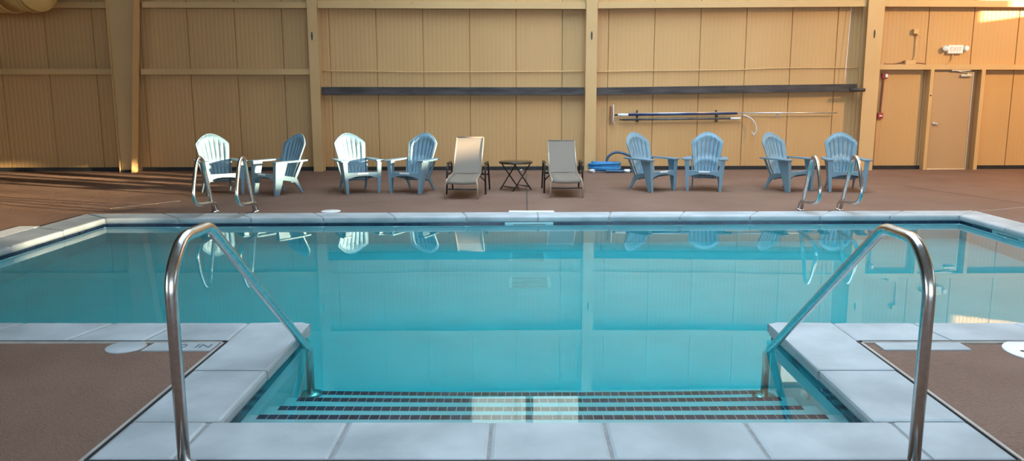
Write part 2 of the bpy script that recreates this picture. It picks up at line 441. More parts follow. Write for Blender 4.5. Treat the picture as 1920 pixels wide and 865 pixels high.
# baseboard pieces between columns and door
b = MB()
for u0, u1 in ((XL, -7.9), (-7.57, -4.13), (-3.93, 1.27), (1.49, 6.74), (7.1, 8.20), (9.32, XR)):
    b.box((u0, -.03, 0), (u1, -.002, .075), .004)
o = to_wall(b.build('baseboard_far', M['black'])); tag(o, kind='structure')

def ibeam(name, u0, u1, depth, label, top=ZC, taper=0, slot=None):
    """H-section standing on the floor, front flange towards the pool"""
    o = MB(); t = .014; uc = (u0+u1)/2
    def fr(ya, yb, a0, b0, a1, b1):
        o.hexa([Vector(q) for q in ((a0, ya, 0), (b0, ya, 0), (b0, yb, 0), (a0, yb, 0), (a1, ya, top), (b1, ya, top), (b1, yb, top), (a1, yb, top))])
    fr(-depth, -depth+t, u0, u1, u0-taper*.2, u1+taper)
    fr(-t-.01, -.01, u0, u1, u0-taper*.2, u1+taper)
    fr(-depth+t, -t-.01, uc-t/2, uc+t/2, uc+taper*.4-t/2, uc+taper*.4+t/2)
    c = to_wall(o.build(name, M['steel_tan'])); tag(c, label, kind='structure')
    if slot:
        b = MB(); b.prism([(uc+slot[0]+.018*math.cos(a), slot[1]+.085*math.sin(a)) for a in [k*math.pi/8 for k in range(16)]], -depth-.004, -depth, axis='y')
        b.build('slot_hole', M['dark_steel'], c)
    return c
ibeam('column_2', -4.12, -3.93, .24, 'slim tan steel column left of the middle bay', slot=(-.02, 2.62))
ibeam('column_3', 1.26, 1.48, .24, 'tan steel column right of the middle bay', slot=(0, 2.64))
ibeam('column_4', 6.78, 7.08, .26, 'wide tan steel column left of the door bay', taper=.05, slot=(0, 2.68))
# tapered frame column with its web parallel to the wall
c = MB(); H = 5.6
ur = lambda z: -7.61+z*.09
yw = -.30
c.hexa([Vector(q) for q in ((-7.86, yw, 0), (ur(0), yw, 0), (ur(0), yw+.01, 0), (-7.86, yw+.01, 0), (-7.86, yw, H), (ur(H), yw, H), (ur(H), yw+.01, H), (-7.86, yw+.01, H))])
c.box((-7.875, yw-.05, 0), (-7.86, yw+.11, H))
c.hexa([Vector(q) for q in ((ur(0), yw-.14, 0), (ur(0)+.014, yw-.14, 0), (ur(0)+.014, yw+.12, 0), (ur(0), yw+.12, 0), (ur(H), yw-.14, H), (ur(H)+.014, yw-.14, H), (ur(H)+.014, yw+.12, H), (ur(H), yw+.12, H))])
o = to_wall(c.build('column_1', M['steel_tan'])); tag(o, 'tapered tan steel frame column at the left', kind='structure')
b = MB(); b.box((-7.84, yw-.06, 0), (-7.63, yw+.06, .05)); b.build('column_foot', M['black'], o)

# girts
def girt(k, u0, u1, z0, z1, z0b=None, z1b=None, m='steel_tan', label=None, depth=.20):
    """Z-section rail: top flange, web, lower lip"""
    z0b = z0 if z0b is None else z0b; z1b = z1 if z1b is None else z1b; t = .008
    g = MB()
    def bar(ya, yb, lo, hi):
        # lo/hi measured down from top
        g.hexa([Vector(q) for q in ((u0, ya, z1-hi), (u1, ya, z1b-hi), (u1, yb, z1b-hi), (u0, yb, z1-hi), (u0, ya, z1-lo), (u1, ya, z1b-lo), (u1, yb, z1b-lo), (u0, yb, z1-lo))])
    h = z1-z0
    bar(-depth, -.008, 0, t); bar(-depth, -depth+t, t, h-t); bar(-depth, -depth+.06, h-t, h); bar(-depth+.07, -.008, t, t*2)
    o = to_wall(g.build('trim_%d' % k, M[m])); tag(o, label, kind='structure'); return o
girt(10, XL, -7.89, 3.14, 3.25, label='tan wall rail high in the left bay')
girt(11, -7.26, -4.13, 3.15, 3.26, label='tan wall rail high in the second bay')
girt(12, -3.92, 1.25, 3.15, 3.28, label='tan wall rail high in the middle bay')
girt(13, 1.49, 6.76, 3.16, 3.28, 3.20, 3.33, label='tan wall rail high in the fourth bay')
girt(14, 7.12, XR, 3.21, 3.33, label='tan wall rail high in the door bay')
girt(15, XL, -7.89, 1.89, 2.00, label='tan wall rail at mid height in the left bay')
girt(16, -7.38, -4.13, 1.89, 2.00, label='tan wall rail at mid height in the second bay')
girt(17, -3.92, 1.25, 1.505, 1.655, 1.50, 1.65, m='dark_steel', label='dark weathered channel rail across the middle bay', depth=.16)
girt(18, 1.49, 6.70, 1.50, 1.645, 1.575, 1.72, m='dark_steel', label='dark weathered channel rail across the fourth bay', depth=.16)
girt(19, 7.12, XR, 2.0, 2.10, label='tan header rail over the door', depth=.16)
for k, (a, b_) in enumerate(((XL, -7.89), (-7.15, -4.13), (-3.92, 1.25), (1.49, 6.76), (7.12, XR))):
    girt(20+k, a, b_, 4.48, 4.60, label='tan wall rail near the top of the wall')
# end stub of the right dark channel in front of the column
b = MB(); b.tube([(6.5, -.30, 1.60), (6.80, -.30, 1.60)], .035, 12); b.tube([(6.70, -.30, 1.60), (6.70, -.10, 1.62)], .02, 10)
tag(to_wall(b.build('pipe_stub', M['dark_steel'])), 'dark pipe end sticking out at the right end of the dark channel rail', 'pipe')
# thin pipe line above the dark rails
def conduit(name, pts, r_, m, label, cat='conduit'):
    b = MB(); b.tube(pts, r_, 8); return tag(to_wall(b.build(name, M[m])), label, cat)
conduit('wall_pipe', spline([(-3.92, -.03, 1.965), (-2.6, -.03, 1.955), (-2, -.035, 1.945), (0, -.03, 1.955), (1.25, -.03, 1.965)]), .011, 'steel_tan', 'thin tan pipe running along the middle bay above the dark rail', 'pipe')
conduit('wall_pipe', spline([(1.49, -.03, 1.955), (2.6, -.03, 1.975), (4.2, -.03, 1.995), (5.2, -.03, 2.03), (6.76, -.03, 2.04)]), .011, 'steel_tan', 'thin tan pipe running along the bay left of the wide column', 'pipe')
# hanging cord and crumpled paper at the right end of the fourth bay
conduit('hanging_cord', spline([(6.52, -.06, 3.3), (6.50, -.08, 2.6), (6.47, -.1, 1.76)]), .006, 'white', 'thin white cord hanging down beside the wide column', 'cord')
for k, (u, s_, lb) in enumerate(((6.32, .035, 'small crumpled white scrap on the dark rail, left of the hanging cord'), (6.46, .055, 'largest crumpled white scrap on the dark rail, under the hanging cord'), (6.60, .03, 'small crumpled white scrap on the dark rail, right of the hanging cord'))):
    b = MB(); bmesh.ops.create_icosphere(b.bm, subdivisions=2, radius=s_)
    for v in b.bm.verts: v.co *= random.uniform(.6, 1.15); v.co.z *= .6
    o = b.build('paper_scrap', M['white'], loc=(u, -.13, 1.645+.075*(u-1.49)/5.21+s_*.45)); to_wall(o); tag(o, lb, 'paper', 'crumpled scraps on the dark rail')
# little straps hanging over the top rails
for u, lb in ((-6.62, 'short tan strap over the top rail nearest the tapered column'), (-5.42, 'short tan strap over the top rail left of the slim column'), (-2.1, 'short tan strap over the top rail of the middle bay')):
    b = MB(); b.tube(spline([(u, -.215, 3.40), (u+.01, -.215, 3.3), (u, -.212, 3.24)]), .012, 8)
    tag(to_wall(b.build('strap', M['steel_tan'])), lb, 'strap', 'straps over the top rails')

# ------------------------------------------------------------------ door bay
dz = to_wall(MB().box((8.275, -.10, .012), (9.06, -.055, 1.955), .003).build('door_1', M['door'])); tag(dz, 'tan flush door in the right bay', kind='structure')
b = MB(); b.lathe([(.0, 0), (.034, 0), (.034, .012), (.014, .016), (.012, .05)], 18, Matrix.Translation((8.345, -.10, .93)) @ Matrix.Rotation(R(90), 4, 'X'))
b.tube(fillet([(8.345, -.14, .93), (8.36, -.15, .93), (8.46, -.15, .925)], .01), .011, 10); b.build('lever_handle', M['silver'], dz)
b = MB(); b.box((8.80, -.155, 1.86), (9.02, -.10, 1.905), .008); b.tube([(8.94, -.13, 1.905), (8.94, -.13, 1.94)], .012, 8); b.tube([(8.95, -.135, 1.94), (8.62, -.135, 1.985)], .010, 8)
b.box((8.60, -.15, 1.97), (8.98, -.10, 1.995), .004); b.build('door_closer', M['silver'], dz)
b = MB()
b.box((8.235, -.08, 0), (8.272, -.01, 2.0), .003); b.box((9.063, -.08, 0), (9.10, -.01, 2.0), .003); b.box((8.235, -.08, 1.96), (9.10, -.01, 2.0), .003)
b.build('door_frame', M['door'], dz)
b = MB(); b.box((9.056, -.112, .02), (9.078, -.10, 1.95), .002); b.build('door_edge_strip', M['silver'], dz)
b = MB(); b.box((8.27, -.13, 0), (9.07, -.03, .012), .003); b.build('threshold', M['silver'], dz)
for u0, u1, lb, k in ((8.165, 8.235, 'tan channel post on the left of the door', 30), (9.20, 9.275, 'tan channel post on the right of the door', 31)):
    b = MB(); b.box((u0, -.17, 0), (u1, -.16, 2.0)); b.box((u0, -.16, 0), (u0+.008, -.01, 2.0)); b.box((u1-.008, -.16, 0), (u1, -.01, 2.0))
    po = to_wall(b.build('trim_%d' % k, M['steel_tan'])); tag(po, lb, kind='structure')
    if k == 30:
        b = MB(); b.lathe([(.016, 0), (.014, .008)], 12, Matrix.Translation((8.20, -.17, 1.49)) @ Matrix.Rotation(R(90), 4, 'X')); b.build('bolt_hole', M['seal'], po)
# exit sign with two emergency lamp heads and its cable
r = empty('exit_sign', (8.68, 0, 2.40), 0, 'white exit sign with two emergency lamp heads above the door', 'exit sign', frame=WALL)
MB().box((-.155, -.075, -.085), (.155, -.012, .085), .010).build('housing', M['white'], r)
for ch, dx in (('E', -.088), ('X', -.02), ('I', .035), ('T', .085)):
    text(ch, .11, M['letter_red'], r, Matrix.Translation((dx, -.0765, 0)) @ Matrix.Rotation(R(90), 4, 'X'), name='letter')
for s_ in (-1, 1):
    b = MB(); b.lathe([(.03, -.05), (.05, -.02), (.058, .03), (.052, .045), (.02, .047)], 20, Matrix.Translation((s_*.205, -.06, .015)) @ Matrix.Rotation(R(90), 4, 'X') @ Matrix.Rotation(R(s_*20), 4, 'Y'))
    b.build('lamp_head', M['white'], r)
b = MB(); b.tube(spline([(-.03, -.03, -.08), (-.03, -.035, -.18), (-.07, -.035, -.25), (-.15, -.03, -.29)]), .012, 8); b.build('cable', M['steel_tan'], r)
# sensor box, vertical conduit and junction box left of the sign
r = empty('junction_box', (7.76, 0, 2.10), 0, 'tan junction box with a bent cable on the header rail', 'junction box', frame=WALL)
MB().box((-.10, -.13, 0), (.11, -.02, .085), .006).build('box_body', M['steel_tan'], r)
b = MB(); b.tube(spline([(-.10, -.06, .05), (-.2, -.06, .03), (-.32, -.06, .012), (-.5, -.06, .012)]), .012, 8); b.build('cable', M['conduit'], r)
b = MB(); b.tube(spline([(.11, -.06, .02), (.2, -.06, .03), (.35, -.06, .012)]), .012, 8); b.build('cable', M['conduit'], r)
r = empty('wall_sensor', (7.86, 0, 2.72), 0, 'small tan sensor box on a vertical pipe above the junction box', 'sensor', frame=WALL)
b = MB(); b.box((-.055, -.08, -.02), (.04, -.01, .075), .006); b.box((.02, -.06, -.045), (.085, -.01, -.02), .003); b.build('sensor_body', M['steel_tan'], r)
b = MB(); b.tube(fillet([(.03, -.03, -.03), (.03, -.03, -.45), (0, -.035, -.53), (-.02, -.05, -.60)], .05), .013, 10); b.build('drop_pipe', M['steel_tan'], r)
# fire alarm strobe and pull station
r = empty('fire_strobe', (7.30, 0, 1.875), 0, 'small red and white alarm strobe under the header rail', 'alarm', frame=WALL)
MB().box((-.055, -.06, -.055), (.055, -.005, .055), .008).build('strobe_body', M['red'], r)
MB().box((-.005, -.085, -.03), (.05, -.06, .04), .008).build('strobe_lens', M['white'], r)
r = empty('pull_station', (7.27, 0, 1.085), 0, 'small red fire alarm pull box on the wall left of the door', 'alarm', frame=WALL)
MB().box((-.055, -.055, -.06), (.055, -.005, .06), .008).build('box_body', M['red'], r)
MB().box((-.03, -.068, -.015), (.03, -.055, .012), .004).build('pull_handle', M['white'], r)
b = MB(); b.tube(spline([(7.27, -.03, 1.14), (7.275, -.03, 1.4), (7.285, -.03, 1.6), (7.29, -.03, 1.82)]), .018, 10)
tag(to_wall(b.build('alarm_conduit', M['conduit'])), 'brown pipe between the red strobe and the red pull box', 'conduit')

# ------------------------------------------------------------------ vacuum poles on the wall
r = empty('vacuum_pole', (0, 0, 0), 0, 'long pool pole with a T-shaped head hung above the adirondack chairs, upper of the two', 'pool pole', frame=WALL)
yp = -.10
MB().tube([(1.99, yp, 1.107), (4.33, yp, 1.137)], .024, 12).build('outer_tube', M['navy'], r)
MB().tube([(1.99, yp+.01, 1.130), (4.33, yp+.01, 1.158)], .012, 10).build('side_rail', M['silver'], r)
MB().tube([(4.33, yp, 1.140), (6.36, yp, 1.150)], .015, 10).build('inner_tube', M['silver'], r)
MB().tube([(1.93, yp, 1.106), (2.14, yp, 1.109)], .028, 12).build('white_grip', M['white'], r)
b = MB(); b.tube([(1.86, yp, 1.105), (1.93, yp, 1.106)], .016, 8); b.build('head_neck', M['seal'], r)
b = MB(); b.tube(spline([(1.835, yp, 1.31), (1.84, yp-.01, 1.2), (1.845, yp-.012, 1.10), (1.84, yp-.01, 1.0), (1.86, yp, .91)]), .018, 10); b.build('cross_head', M['silver'], r)
MB().box((1.775, yp+.01, .92), (1.80, yp+.06, 1.28), .004).build('brush_strip', M['conduit'], r)
r = empty('skimmer_pole', (0, 0, 0), 0, 'shorter dark pool pole hung just under the long one', 'pool pole', frame=WALL)
MB().tube([(2.06, yp, 1.012), (4.20, yp, 1.035)], .019, 12).build('tube', M['graphite'], r)
MB().tube([(4.20, yp, 1.035), (4.41, yp, 1.038)], .023, 12).build('white_grip', M['white'], r)
b = MB(); b.lathe([(.008, 0), (.017, .10)], 10, Matrix.Translation((1.96, yp, 1.011)) @ Matrix.Rotation(R(90), 4, 'Y')); b.build('tip', M['bronze'], r)
b = MB(); b.tube(spline([(4.45, yp-.03, 1.10), (4.60, yp-.03, 1.04), (4.70, yp-.03, .92), (4.72, yp-.03, .78), (4.67, yp-.03, .71), (4.64, yp-.03, .76)]), .016, 8)
tag(to_wall(b.build('rescue_hook', M['clear_hook'])), 'pale curved hook hanging from the end of the pool poles', 'hook')
for u, lb in ((2.33, 'dark wall bracket holding both poles near the T-shaped head'), (3.93, 'dark wall bracket holding both poles near the white grip')):
    b = MB(); b.box((u-.015, -.02, .97), (u+.015, -.002, 1.20), .003); 
    for z in (.985, 1.085): b.tube(fillet([(u, -.01, z), (u, -.145, z-.015), (u, -.145, z+.04)], .02), .008, 8)
    tag(to_wall(b.build('pole_bracket', M['bronze'])), lb, 'bracket', 'brackets of the pool poles')
b = MB(); b.box((5.13, -.012, 1.06), (5.23, -.002, 1.075), .002); b.tube(fillet([(5.18, -.01, 1.12), (5.18, -.10, 1.105), (5.18, -.125, 1.14)], .02), .008, 8); b.box((5.172, -.012, 1.06), (5.188, -.002, 1.15), .002)
tag(to_wall(b.build('pole_bracket', M['clear_hook'])), 'small pale hook under the bare end of the long pole', 'bracket')

# ------------------------------------------------------------------ blue hose on the floor by the wall
r = empty('vacuum_hose', (1.85, 15.78, 0), 0, 'coiled blue pool vacuum hose on the floor against the far wall', 'hose')
def ribbed(pts, rad):
    return [rad*(1+.10*(k % 2)) for k in range(len(pts))]
pts = []
for k in range(5*24+1):
    a = k*2*math.pi/24; rr = .29-.015*math.sin(k*.11); zz = .04+.028*(k/24)+.012*math.sin(a*1.0+k*.05)
    pts.append((-.20+rr*math.cos(a+2.6), .02+rr*.62*math.sin(a+2.6), zz))
pp = spline(pts, 3); b = MB(); b.tube(pp, ribbed(pp, .027), 10); b.build('coil', M['hose'], r)
lp = spline([(-.15, -.02, .10), (-.09, .12, .12), (-.13, .20, .18), (-.11, .22, .28), (0, .23, .36), (.14, .23, .365), (.32, .21, .30), (.45, .15, .20), (.49, .04, .11), (.40, -.08, .06), (.28, -.16, .032), (.05, -.19, .03), (-.2, -.18, .03)], 14)
b = MB(); b.tube(lp, ribbed(lp, .025), 10); b.build('arched_loop', M['hose_dark'], r)
MB().tube([(.16, -.172, .034), (.27, -.160, .035)], .036, 14).build('white_cuff', M['white'], r)
MB().tube([(-.50, -.10, .034), (-.42, -.16, .034)], .034, 14).build('white_end_cuff', M['white'], r)

# ------------------------------------------------------------------ near handrails
def handrail(x, label, dy):
    r = empty('handrail', (x, 3.03+dy, .012), 0, label, 'handrail', 'stainless handrails at the entry steps')
    P = [(0, 0, 0), (0, 0, .86), (0, .12, .915), (0, .36, .945), (0, 1.87, -.11), (0, 1.93, -.22), (0, 1.93, WATER-.90-.012)]
    P = [(0, 0, -.02), (0, -.005, .80), (0, .13, .925), (0, .41, .925), (0, 1.845, -.085), (0, 1.905, -.2), (0, 1.905, WATER-.90-.012)]
    pts = fillet(P, [.22, .16, .16, .16, .05], 10)
    b = MB(); b.tube(pts, .0245, 24); b.build('rail_tube', M['chrome'], r)
    b = MB(); b.lathe([(.06, -.006), (.06, .004), (.045, .016), (.03, .022)], 28); b.build('deck_flange', M['chrome'], r)
    b = MB(); b.lathe([(.075, 0), (.075, .008), (.045, .02), (.028, .024)], 28, Matrix.Translation((0, 1.905, WATER-.90-.012))); b.build('step_flange', M['chrome'], r)
handrail(-1.36, 'near stainless handrail on the left side of the steps', 0)
handrail(1.56, 'near stainless handrail on the right side of the steps', -.05)

# ------------------------------------------------------------------ grab rails at the far edge
def grab_rail():
    r = empty('grab_rail')
    P = [(0, .02, 0), (0, -.06, .20), (0, -.19, .50), (0, -.225, .61), (0, -.265, .695), (0, -.34, .735), (0, -.42, .705), (0, -.49, .61), (0, -.545, .50), (0, -.59, .38), (0, -.60, .29), (0, -.55, .205), (0, -.44, .165), (0, -.25, .145), (0, -.06, .135), (0, .04, .11), (0, .085, .05), (0, .09, 0)]
    b = MB(); b.tube(spline(P, 6), .0235, 16); b.build('rail_tube', M['chrome'], r)
    for y in (.02, .09):
        b = MB(); b.lathe([(.038, -.002), (.038, .008), (.03, .018), (.024, .02)], 20, Matrix.Translation((0, y, 0))); b.build('deck_flange', M['chrome'], r)
    return r
g0 = grab_rail()
gl = [((-3.97, 10.235, 0), 'left grab rail of the ladder pair at the far left edge'), ((-3.45, 10.245, 0), 'right grab rail of the ladder pair at the far left edge'),
      ((3.69, 10.42, 0), 'left grab rail of the ladder pair at the far right edge'), ((4.21, 10.435, 0), 'right grab rail of the ladder pair at the far right edge')]
for k, (l, lb) in enumerate(gl):
    if k == 0:
        g0.matrix_world = Matrix.Translation(l); tag(g0, lb, 'grab rail', 'pool ladder grab rails at the far edge')
    else: dup(g0, l, 0, lb)

# ------------------------------------------------------------------ adirondack chair
def slotted(mb, P, cols, rows, gap):
    """sheet P(s,t) cut into slats: cols slats with narrow slots, rows = list of (t0,t1,is_slotted)"""
    xs = []
    wgt = 1.0/cols
    for c_ in range(cols):
        a = -1+2*c_*wgt; b_ = a+2*wgt
        xs += [(a+(gap/2 if c_ else 0), False), (b_-(gap/2 if c_ < cols-1 else 0), c_ < cols-1)]
    S = [x for x, _ in xs]; T = []
    for t0, t1, sl in rows:
        n = max(1, int((t1-t0)/.09))
        for k in range(n): T.append((t0+(t1-t0)*k/n, sl))
    T.append((rows[-1][1], False))
    grid = [[mb.bm.verts.new(P(s, t)) for s in S] for t, _ in T]
    for i in range(len(T)-1):
        for k in range(len(S)-1):
            if T[i][1] and k % 2 == 1: continue
            f = mb.bm.faces.new((grid[i][k], grid[i][k+1], grid[i+1][k+1], grid[i+1][k])); f.smooth = True
def adirondack():
    r = empty('adirondack_chair')
    # backrest: fan with arched top, hollowed
    def Pb(s, t):
        Hs = .765*(1-.205*abs(s)**1.9)
        h = t*Hs
        hw = .175+.098*min(1, h/.60)
        y = .09+h*.36 - .055*s*s
        return (s*hw, y, .17+h*.945)
    b = MB(); slotted(b, Pb, 7, [(0, .08, False), (.08, .36, True), (.36, .45, False), (.45, .89, True), (.89, 1, False)], .032)
    bk = b.build('backrest', M['resin'], r, solid=.022, offset=0)
    # raised rim round the fan
    rim = [Pb(-1, t/12) for t in range(13)]+[Pb(-1+2*k/16, 1) for k in range(1, 16)]+[Pb(1, 1-t/12) for t in range(13)]
    b = MB(); b.tube(rim, .013, 8); b.build('back_rim', M['resin'], bk)
    # seat
    def Ps(s, t):
        y = -.335+t*.47
        z = .338-.012*math.cos(t*2.2)*0-.125*t**1.15-(.03*(1-t/.08)**2 if t < .08 else 0)
        return (s*(.262-.05*t), y, z-.012*(1-s*s)*math.sin(t*3.14))
    b = MB(); slotted(b, Ps, 7, [(0, .12, False), (.12, .90, True), (.90, 1, False)], .035)
    se = b.build('seat', M['resin'], r, solid=.02)
    # apron with an arched underside
    out = [(-.262, .325), (-.262, .235)]+[(-.225+.45*k/12, .272-.035*abs((k-6)/6)**3) for k in range(13)]+[(.262, .235), (.262, .325)]
    MB().prism(out, -.345, -.322, .004, 'y').build('front_apron', M['resin'], se)
    # arms
    for s_ in (-1, 1):
        ol = [(s_*.245, -.355), (s_*.375, -.365), (s_*.395, -.33), (s_*.385, -.1), (s_*.36, .12), (s_*.325, .265), (s_*.20, .275), (s_*.20, .24), (s_*.262, .205), (s_*.26, .1), (s_*.235, -.1), (s_*.228, -.32)]
        MB().prism(ol if s_ > 0 else ol[::-1], .492, .515, .006).build('armrest', M['resin'], r)
        # front leg: L-section, wide at the arm and narrow at the foot
        b = MB()
        def lv(x0, x1, y0, y1, z): return [(s_*x0, y0, z), (s_*x1, y0, z), (s_*x1, y1, z), (s_*x0, y1, z)]
        for (lo, hi) in ((lv(.254, .298, -.352, -.332, 0), lv(.262, .345, -.345, -.325, .494)), (lv(.282, .298, -.332, -.275, 0), lv(.327, .345, -.325, -.13, .494))):
            b.hexa([Vector(q) for q in lo+hi], .004)
        b.build('front_leg', M['resin'], r)
        # rear leg raking back, with side rail up to the apron
        b = MB()
        b.hexa([Vector(q) for q in lv(.226, .25, .185, .213, 0)+lv(.205, .232, .0, .10, .25)], .004)
        b.hexa([Vector(q) for q in lv(.205, .228, .0, .10, .17)+lv(.205, .228, .0, .10, .25)], .003)
        b.build('rear_leg', M['resin'], r)
        b = MB(); b.hexa([Vector(q) for q in ((s_*.205, .10, .17), (s_*.228, .10, .17), (s_*.275, -.325, .255), (s_*.255, -.325, .255), (s_*.205, .10, .245), (s_*.228, .10, .245), (s_*.275, -.325, .325), (s_*.255, -.325, .325))], .003)
        b.build('side_rail', M['resin'], se)
        b = MB(); b.hexa([Vector(q) for q in lv(.212, .234, .05, .10, .22)+lv(.262, .288, .16, .21, .494)], .003); b.build('arm_support', M['resin'], r)
    return r
ch0 = adirondack()
for o in [q for q in scene.objects if q.parent == ch0 or (q.parent and q.parent.parent == ch0)]:
    for v in o.data.vertices: v.co.x *= .90
stk = MB().box((-.085, -.352, .292), (.085, -.342, .325)); 
chairs = [ # front-foot midpoint, yaw, sticker (offset) or None, label
 ((-4.49, 12.09), 36, .02, 'sunlit grey-blue adirondack chair at the far left, behind the left grab rails'),
 ((-3.88, 12.09), -36, -.04, 'grey-blue adirondack chair in the far left pair, turned left, back to the slim column'),
 ((-2.44, 12.28), 30, -.0, 'sunlit pale adirondack chair turned right, just right of the slim column'),
 ((-1.78, 12.28), -22, -.0, 'grey-blue adirondack chair turned left, next to the left lounge chair'),
 ((2.227, 12.55), 36, .0, 'grey-blue adirondack chair turned right, in front of the blue hose'),
 ((2.88, 12.55), -16, .0, 'grey-blue adirondack chair right of the one by the blue hose, under the white pole grip'),
 ((4.38, 12.53), 30, None, 'grey-blue adirondack chair turned right, left of the right grab rails'),
 ((5.08, 12.42), -9, None, 'grey-blue adirondack chair at the far right, behind the right grab rails')]
GRP = 'grey-blue adirondack chairs along the far deck'
sticker_me = None
for k, ((fx, fy), yaw, stk_off, lb) in enumerate(chairs):
    a = R(yaw); o = (fx-math.sin(a)*.32, fy+math.cos(a)*.32, 0)
    if k == 0:
        ch0.matrix_world = Matrix.Translation(o) @ Matrix.Rotation(a, 4, 'Z'); tag(ch0, lb, 'chair', GRP); c = ch0
    else: c = dup(ch0, o, a, lb)
    c['_stk'] = -9.0 if stk_off is None else stk_off
for c in [o for o in scene.objects if '_stk' in o]:
    off = c['_stk']; del c['_stk']
    if off > -5:
        b = MB(); b.box((-.085+off, -.352, .298), (.085+off, -.3445, .322), .002); q = b.build('label_sticker', M['sticker'], c); q['label'] = 'white paper sticker on the seat front'

# ------------------------------------------------------------------ sling lounge chairs
def lounge(loc, rz, label, recl):
    r = empty('lounge_chair', loc, rz, label, 'lounge chair', 'taupe sling lounge chairs')
    hy, hz = .02, .315; ty, tz = recl
        # sling: seat and back in two panels
    def sheet(name, pts, hw0, hw1, sag=.012):
        mb = MB(); n = len(pts); rows = []
        for i, (y, z) in enumerate(pts):
            w_ = hw0+(hw1-hw0)*i/(n-1)
            rows.append([mb.bm.verts.new((w_*s_, y, z-sag*(1-s_*s_))) for s_ in (-1, -.6, -.2, .2, .6, 1)])
        for i in range(n-1):
            for k in range(5):
                f = mb.bm.faces.new((rows[i][k], rows[i][k+1], rows[i+1][k+1], rows[i+1][k])); f.smooth = sag > .005
        return mb.build(name, M['sling'], r, solid=.008, offset=0)
    front = [(-.675, .225), (-.668, .255), (-.65, .272), (-.6, .283), (-.45, .292), (-.3, .297), (-.15, .303), (hy, hz)]
    sheet('seat_sling', front, .215, .205)
    sheet('back_sling', [(hy+(ty-hy)*k/8, hz+(tz-hz)*k/8-.01*math.sin(k/8*3.14)) for k in range(9)], .205, .205, .003)
    for s_ in (-1, 1):
        MB().tube(fillet([(s_*.219, -.672, .21), (s_*.219, -.66, .275), (s_*.216, -.3, .295), (s_*.213, hy, hz)], .03), .013, 10).build('seat_rail', M['champagne'], r)
        MB().tube([(s_*.213, hy, hz), (s_*.213, ty, tz)], .013, 10).build('back_rail', M['champagne'], r)
        MB().tube(fillet([(s_*.221, -.64, .27), (s_*.235, -.675, .20), (s_*.24, -.68, 0)], .05), .012, 10).build('front_leg', M['champagne'], r)
        # arm loop: front post, arm, rear post
        MB().tube(fillet([(s_*.30, -.10, 0), (s_*.29, -.06, .44), (s_*.29, .42, .455), (s_*.30, .58, 0)], .07), .017, 10, flat=(1.25, .8)).build('arm_frame', M['bronze'], r)
        MB().box((s_*.29-.022, .0, .455), (s_*.29+.022, .34, .475), .006).build('arm_pad', M['bronze'], r)
        b = MB(); b.tube([(s_*.215, -.18, .297), (s_*.293, -.085, .20)], .010, 8); b.tube([(s_*.215, hy+.02, hz), (s_*.293, .05, .30)], .012, 8)
        b.tube([(s_*.293, .04, .43), (s_*.218, .16, .37)], .010, 8); b.build('arm_link', M['bronze'], r)
    b = MB(); b.tube([(-.213, ty, tz), (.213, ty, tz)], .013, 10); b.build('top_bar', M['sling'], r)
    b = MB(); b.tube([(-.237, -.675, .145), (.237, -.675, .145)], .010, 8); b.build('front_bar', M['bronze'], r)
    b = MB(); b.tube([(-.297, .50, .25), (.297, .50, .25)], .010, 8); b.build('rear_bar', M['bronze'], r)
    b = MB(); b.tube(fillet([(-.213, .20, hz+.15), (-.2, .42, .25), (.2, .42, .25), (.213, .20, hz+.15)], .03), .008, 8); b.build('recline_prop', M['bronze'], r)
    return r
lounge((-.835, 12.26, 0), R(-3), 'taupe sling lounge chair with a sunlit back, left of the small table', (.50, .835))
lounge((.655, 12.42, 0), R(1.5), 'taupe sling lounge chair in shade, right of the small table', (.50, .775))

# ------------------------------------------------------------------ folding side table
r = empty('folding_table', (-.085, 12.78, 0), R(38), 'small round dark folding table between the two lounge chairs', 'table')
b = MB(); b.lathe([(.255, .434), (.268, .438), (.27, .450), (.262, .457), (.01, .457)], 40); b.build('tabletop', M['tabletop'], r)
b = MB(); b.lathe([(.262, .425), (.272, .428), (.272, .436), (.262, .438)], 40); b.build('rim_ring', M['bronze'], r)
for s_ in (-1, 1):
    yy = s_*.17
    for t_ in (-1, 1):
        MB().tube([(t_*.19, yy+t_*.008, 0), (-t_*.16, yy+t_*.008, .432)], .0105, 10).build('leg', M['bronze'], r)
for t_ in (-1, 1):
    MB().tube([(t_*.15, -.17, .055), (t_*.15, .17, .055)], .0085, 8).build('stretcher', M['bronze'], r)
    MB().tube([(t_*.16, -.17, .425), (t_*.16, .17, .425)], .0085, 8).build('top_bar', M['bronze'], r)

# ------------------------------------------------------------------ duct in the upper left corner
r = empty('air_duct', (-8.5, 14.6, 3.42), R(-14), 'round mustard air duct hanging in the upper left corner', 'duct')
DX = Matrix.Rotation(R(-90), 4, 'Y') @ Matrix.Identity(4)
def ductlathe(name, prof, m):
    b = MB(); b.lathe(prof, 40, Matrix.Rotation(R(-90), 4, 'Y')); return b.build(name, m, r)
ductlathe('duct_end', [(.30, -.02), (.46, 0), (.47, .02), (.475, .06)], M['duct'])
ductlathe('duct_sleeve', [(.46, .06), (.462, .55)], M['duct'])
ductlathe('duct_flange', [(.462, .55), (.485, .56), (.485, .60), (.462, .61)], M['duct'])
ductlathe('duct_flange', [(.462, .09), (.482, .10), (.482, .13), (.462, .14)], M['duct'])
ductlathe('duct_run', [(.462, .61), (.462, 2.2)], M['duct'])
for x_ in (-.4, -1.7): MB().tube([(x_, 0, .46), (x_, 0, ZC-3.40+.02)], .012, 8).build('hanger_rod', M['steel_tan'], r)

